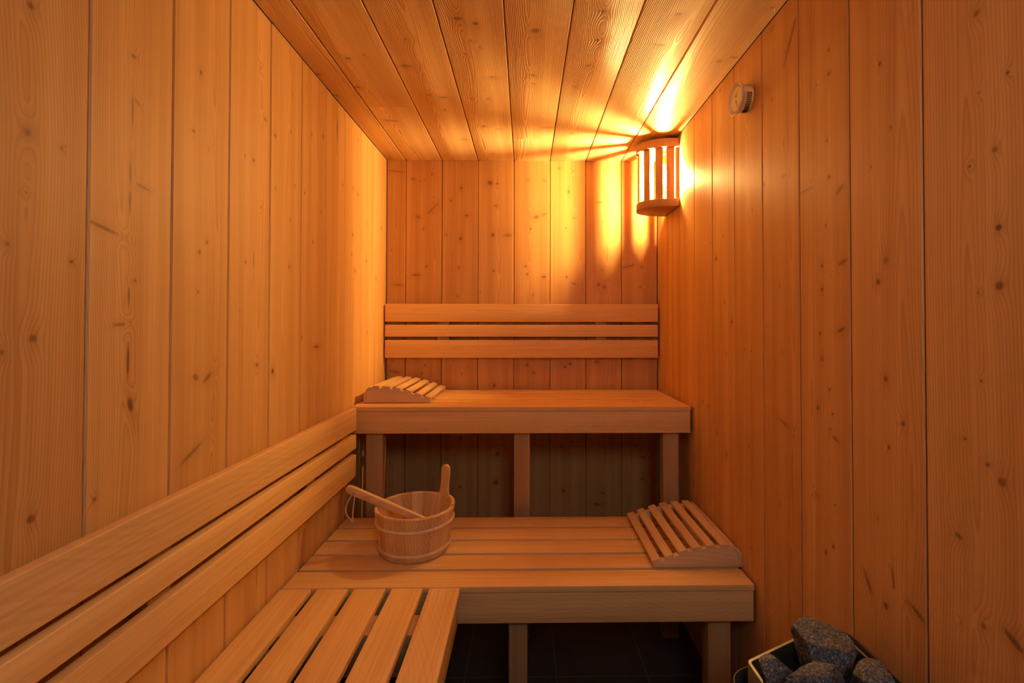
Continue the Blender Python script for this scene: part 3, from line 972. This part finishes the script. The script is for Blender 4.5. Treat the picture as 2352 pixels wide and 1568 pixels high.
extrude('top_cap', dshape(LBX, LAY), 'z', LZ1 - 0.0335, LZ1, MAT['lamp'], lp, 0.0015, grain='y')
bp = extrude('bottom_plate', dshape(LBX, LAY), 'z', LZ0, LZ0 + 0.0315, MAT['lamp'], lp, 0.0018, grain='y')
for px, py, nx, ny, w2 in ((0.5840, 1.9160, -0.15, -1, 0.0155), (0.5420, 1.9270, -0.55, -0.83, 0.0150), (0.4990, 1.9500, -0.80, -0.60, 0.0150), (0.4795, 2.0050, -1, 0.05, 0.0150),
                           (0.5000, 2.0490, -0.80, 0.60, 0.0185), (0.5430, 2.0690, -0.50, 0.86, 0.0180), (0.5850, 2.0775, -0.15, 1, 0.0165)):
    l = math.hypot(nx, ny)
    nx, ny = nx / l, ny / l
    tx, ty = -ny, nx
    t2 = 0.0040
    q = [(px + tx * a + nx * b, py + ty * a + ny * b) for a, b in ((-w2, -t2), (w2, -t2), (w2, t2 - 0.0015), (w2 - 0.0015, t2), (-w2 + 0.0015, t2), (-w2, t2 - 0.0015))]
    extrude('slat', q, 'z', LZ0 + 0.032, LZ1 - 0.034, MAT['lamp'], lp, 0.0, grain='z')
board('back_board', (XR - 0.012, 1.9215, LZ0 + 0.032), (XR - 0.0008, 2.067, LZ1 - 0.034), 'z', MAT['hoop'], lp, 0.001)
LBP = V((0.5800, 1.9750, 1.768))
sk = lathe('lamp_holder', [(0.0, LZ1 - 0.034), (0.019, LZ1 - 0.034), (0.019, LZ1 - 0.046), (0.016, LZ1 - 0.048), (0.0, LZ1 - 0.048)], MAT['ceramic'], lp, 24, (LBP.x, LBP.y, 0))
bpts = [(0.0, -0.0384)]
for k in range(1, 15):
    a = -PI / 2 + PI * k / 16
    bpts.append((0.0235 * math.cos(a), 0.0235 * math.sin(a) * 1.55 - 0.002))
bpts += [(0.0115, 0.044), (0.0105, 0.051), (0.0, 0.052)]
bulb = lathe('bulb', bpts, MAT['bulb'], lp, 24, LBP)
lathe('bulb_cap', [(0.0, 0.053), (0.0125, 0.053), (0.0135, 0.060), (0.0125, 0.068), (0.0135, 0.075), (0.0125, LZ1 - 0.0485 - LBP.z), (0.0, LZ1 - 0.0485 - LBP.z)],
      MAT['brass'], bulb, 24, LBP)

# ------------------------------------------------------------------ thermometer on the right wall
TY, TZ = 1.316, 1.7855
th_ = thing('thermometer', 'small round dial thermometer mounted high on the right wall', 'thermometer', (XR, TY, TZ))
X0 = XR - 0.0005
cs = lathe('case', [(0.0, 0.0), (0.036, 0.0), (0.0372, -0.004), (0.0380, -0.020), (0.0385, -0.026), (0.0385, -0.027), (0.0, -0.027)], MAT['plastic'], th_, 56, (X0, TY, TZ), axis='x')
for k in range(14):
    a = PI + 0.05 + k * 0.115 - 0.05
    ca, sa = math.cos(a), math.sin(a)
    sb_ = bmesh.new()
    R_ = 0.0378
    tv = V((0, -sa, ca))
    rv = V((0, ca, sa))
    pc = V((X0 - 0.012, TY, TZ)) + rv * R_
    vs = []
    for dx in (-0.0065, 0.0065):
        for dt in (-0.0011, 0.0011):
            for dr in (-0.001, 0.0009):
                vs.append(sb_.verts.new(pc + V((dx, 0, 0)) + tv * dt + rv * dr))
    for q in ((0, 1, 3, 2), (4, 6, 7, 5), (0, 4, 5, 1), (2, 3, 7, 6), (0, 2, 6, 4), (1, 5, 7, 3)):
        sb_.faces.new([vs[i] for i in q])
    bm_obj('vent_slot', sb_, MAT['slot'], cs)
lathe('bezel', [(0.0385, -0.0262), (0.0436, -0.0305), (0.0448, -0.0325), (0.0448, -0.0352), (0.0440, -0.0362), (0.0428, -0.0358), (0.0424, -0.0340), (0.0424, -0.0310), (0.0385, -0.0270)], MAT['chrome'], th_, 64, (X0, TY, TZ), axis='x', closed=True)
dl = lathe('dial', [(0.0, -0.0275), (0.0380, -0.0275), (0.0422, -0.0312), (0.0422, -0.0318), (0.0, -0.0318)], MAT['dial'], th_, 56, (X0, TY, TZ), axis='x')
for (dz, ang_, ln) in ((0.0085, 2.4, 0.020), (-0.0065, 4.35, 0.024)):
    nb_ = bmesh.new()
    p0 = V((X0 - 0.0328, TY, TZ + dz))
    d = V((0, math.cos(ang_), math.sin(ang_)))
    tube_into(nb_, [p0 - d * 0.005, p0 + d * ln], [0.0009, 0.0004], 6)
    tube_into(nb_, [p0 + V((0.0008, 0, 0)), p0 - V((0.001, 0, 0))], 0.0024, 14)
    bm_obj('needle', nb_, MAT['needle'], dl)
mk = bmesh.new()
for k in range(25):
    for (c0, r_, a0) in ((TZ + 0.004, 0.030, 0.55), (TZ - 0.004, 0.030, PI + 0.55)):
        a = a0 + k * 2.05 / 24
        d = V((0, math.cos(a), math.sin(a)))
        c = V((X0 - 0.0319, TY, c0))
        ln = 0.0055 if k % 6 == 0 else 0.003
        tube_into(mk, [c + d * r_, c + d * (r_ + ln)], 0.00035, 5)
tube_into(mk, [V((X0 - 0.0319, TY + 0.0335 * math.cos(k * PI / 24), TZ + 0.0335 * math.sin(k * PI / 24))) for k in range(48)], 0.0003, 5, closed=True)
bm_obj('scale_marks', mk, MAT['needle'], dl)
lathe('glass', [(0.0, -0.0346), (0.0423, -0.0346), (0.0423, -0.0353), (0.0, -0.0353)], MAT['glass'], th_, 56, (X0, TY, TZ), axis='x')


# ------------------------------------------------------------------ heater
def rounded(poly, r, n=6):
    """round the corners of a closed polygon"""
    out = []
    m = len(poly)
    for i in range(m):
        p = V((*poly[i], 0))
        a = V((*poly[i - 1], 0)) - p
        b = V((*poly[(i + 1) % m], 0)) - p
        rr = r[i] if isinstance(r, (list, tuple)) else r
        an = a.angle(b)
        d = min(rr / math.tan(an / 2), a.length * 0.45, b.length * 0.45)
        a.normalize()
        b.normalize()
        s, e = p + a * d, p + b * d
        for k in range(n + 1):
            t_ = k / n
            q = s * (1 - t_) ** 2 + p * 2 * t_ * (1 - t_) + e * t_ ** 2
            out.append((q.x, q.y))
    return out


def inset(poly, d):
    m = len(poly)
    out = []
    cx = sum(p[0] for p in poly) / m
    cy = sum(p[1] for p in poly) / m
    for i in range(m):
        p0, p1, p2 = V(poly[i - 1]), V(poly[i]), V(poly[(i + 1) % m])
        t1 = (p1 - p0).normalized() if (p1 - p0).length > 1e-7 else (p2 - p1).normalized()
        t2 = (p2 - p1).normalized() if (p2 - p1).length > 1e-7 else t1
        n_ = V((-(t1.y + t2.y), t1.x + t2.x))
        if n_.length < 1e-7:
            n_ = V((-t1.y, t1.x))
        n_.normalize()
        if n_.dot(V((cx, cy)) - p1) < 0:
            n_ = -n_
        out.append((p1.x + n_.x * d, p1.y + n_.y * d))
    return out


def shell(name, poly, d, z0, z1, mat, parent, floor=None, lip=0.0):
    """sheet-metal wall following poly, thickness d, rim folded slightly at the top"""
    inn = inset(poly, d)
    bm_ = bmesh.new()
    n = len(poly)
    loops = []
    for pts, z in ((poly, z0), (poly, z1 - 0.0015), (inset(poly, 0.0008), z1), (inset(poly, d - 0.0008), z1), (inn, z1 - 0.0015), (inn, z0 if floor is None else floor)):
        loops.append([bm_.verts.new((p[0], p[1], z)) for p in pts])
    for A_, B_ in zip(loops, loops[1:]):
        for k in range(n):
            bm_.faces.new((A_[k], A_[(k + 1) % n], B_[(k + 1) % n], B_[k]))
    if floor is None:
        for k in range(n):
            bm_.faces.new((loops[-1][k], loops[-1][(k + 1) % n], loops[0][(k + 1) % n], loops[0][k]))
    else:
        bm_.faces.new(loops[-1])
        bm_.faces.new(loops[0][::-1])
    return bm_obj(name, bm_, mat, parent, 'z', 40)


ht = thing('sauna_heater', 'metal sauna stove filled with stones, standing against the right wall', 'stove', (0.46, 0.62, 0))
IN = [(0.3565, 0.7745), (0.3610, 0.46), (0.5680, 0.46), (0.5560, 0.8755)]
shell('stone_basket', rounded(IN, [0.014, 0.03, 0.03, 0.014]), 0.006, 0.30, 0.62, MAT['steel_dark'], ht, floor=0.45)
OUT = [(0.3340, 0.7950), (0.3380, 0.432), (0.6060, 0.432), (0.6060, 0.9080)]
shell('outer_casing', rounded(OUT, [0.05, 0.03, 0.02, 0.02]), 0.003, 0.12, 0.585, MAT['casing'], ht)
for lx, ly in ((0.36, 0.46), (0.565, 0.46), (0.36, 0.80), (0.565, 0.85)):
    board('leg', (lx, ly, 0.001), (lx + 0.025, ly + 0.025, 0.302), 'z', MAT['casing'], ht, 0.002)


def stone(label, c, size, seed, cuts=11, rot=0.0):
    rnd = random.Random(seed)
    bm_ = bmesh.new()
    bmesh.ops.create_icosphere(bm_, subdivisions=5, radius=1.0)
    planes = []
    for _ in range(cuts):
        n_ = V((rnd.gauss(0, 1), rnd.gauss(0, 1), rnd.gauss(0, 1))).normalized()
        planes.append((n_, rnd.uniform(0.52, 0.82)))
    for v in bm_.verts:
        for n_, d in planes:
            k = v.co.dot(n_)
            if k > d:
                v.co -= n_ * (k - d)
    from mathutils import noise as mn
    for v in bm_.verts:
        d = v.co.normalized()
        v.co += d * (mn.noise(v.co * 3.0 + V((seed, 0, 0))) * 0.05 + mn.noise(v.co * 9.0 + V((0, seed, 0))) * 0.022)
    lo = V([min(v.co[i] for v in bm_.verts) for i in range(3)])
    hi = V([max(v.co[i] for v in bm_.verts) for i in range(3)])
    for v in bm_.verts:
        v.co = V([((v.co[i] - lo[i]) / (hi[i] - lo[i]) - 0.5) * size[i] for i in range(3)])
    me_ = bpy.data.meshes.new('sauna_stone')
    bm_.to_mesh(me_)
    bm_.free()
    smooth(me_, 28)
    o = link('sauna_stone', me_, MAT['stone'])
    o.location = c
    o.rotation_euler = (0, 0, rot)
    return tag(o, label, 'stone', 'stones heaped in the stove')


stone('largest dark speckled stone on top of the stove, at its back corner', (0.5010, 0.792, 0.613), (0.098, 0.092, 0.092), 5, rot=0.2)
stone('small brown stone at the back left rim of the stove', (0.392, 0.742, 0.622), (0.060, 0.050, 0.050), 12)
stone('long brown stone with a flat reddish top in the middle front of the stove heap', (0.4215, 0.690, 0.634), (0.104, 0.066, 0.066), 33, rot=0.1)
stone('brown and grey stone at the right front of the stove, beside its right rim', (0.5080, 0.682, 0.634), (0.072, 0.074, 0.082), 47, rot=0.5)
stone('small dark stone wedged under the largest stone of the stove', (0.4390, 0.745, 0.580), (0.052, 0.056, 0.056), 58)
stone('dark stone low in the stove between the largest stone and the right rim', (0.5200, 0.7360, 0.540), (0.060, 0.050, 0.060), 64)

# ------------------------------------------------------------------ light
# the lamp's bulb glows (see MAT['bulb']); cool light from the room outside comes in through the open doorway
ld_ = bpy.data.lights.new('hallway_light', 'AREA')
ld_.shape = 'RECTANGLE'
ld_.size, ld_.size_y = 0.35, 0.35
ld_.energy = 3.6
ld_.color = (0.93, 0.96, 1.0)
lo_ = bpy.data.objects.new('hallway_light', ld_)
COL.objects.link(lo_)
lo_.location = (0.25, -0.42, 1.72)
lo_.rotation_euler = (V((0.1, 1.2, 0.6)) - V(lo_.location)).to_track_quat('-Z', 'Y').to_euler()

wd_ = bpy.data.worlds.new('World')
scene.world = wd_
wd_.use_nodes = True
bgn = wd_.node_tree.nodes.get('Background') or wd_.node_tree.nodes.new('ShaderNodeBackground')
bgn.inputs[0].default_value = (0.75, 0.86, 1.0, 1)
bgn.inputs[1].default_value = 0.01

# ------------------------------------------------------------------ camera
F, CX, CY = 1103.445, 1223.5607, 729.3798
cd = bpy.data.cameras.new('camera')
cd.sensor_fit = 'HORIZONTAL'
cd.sensor_width = 36.0
cd.lens = 36.0 * F / 2352
cd.shift_x = (1176 - CX) / 2352
cd.shift_y = (CY - 784) / 2352
cd.clip_start = 0.01
co = bpy.data.objects.new('camera', cd)
COL.objects.link(co)
yaw, pitch, roll = 0.01599, 0.01375, 0.00104      # turned right, tilted up, rolled (radians)
fw = V((math.sin(yaw) * math.cos(pitch), math.cos(yaw) * math.cos(pitch), math.sin(pitch)))
q = fw.to_track_quat('-Z', 'Y').to_matrix().to_4x4() @ Matrix.Rotation(roll, 4, 'Z')
co.matrix_world = Matrix.Translation((0, 0, 1.16)) @ q
scene.camera = co

# ------------------------------------------------------------------ output
scene.view_settings.view_transform = 'Standard'
scene.view_settings.look = 'None'
scene.view_settings.gamma = 1.0
scene.view_settings.use_curve_mapping = False
scene.view_settings.exposure = 0.12
scene.cycles.use_denoising = True
scene.cycles.use_light_tree = False
scene.cycles.use_adaptive_sampling = True
scene.cycles.adaptive_threshold = 0.06
scene.cycles.adaptive_min_samples = 20
scene.cycles.max_bounces = 6
scene.cycles.diffuse_bounces = 4
scene.cycles.glossy_bounces = 2
scene.cycles.sample_clamp_indirect = 8.0
scene.cycles.caustics_reflective = False
scene.cycles.caustics_refractive = False
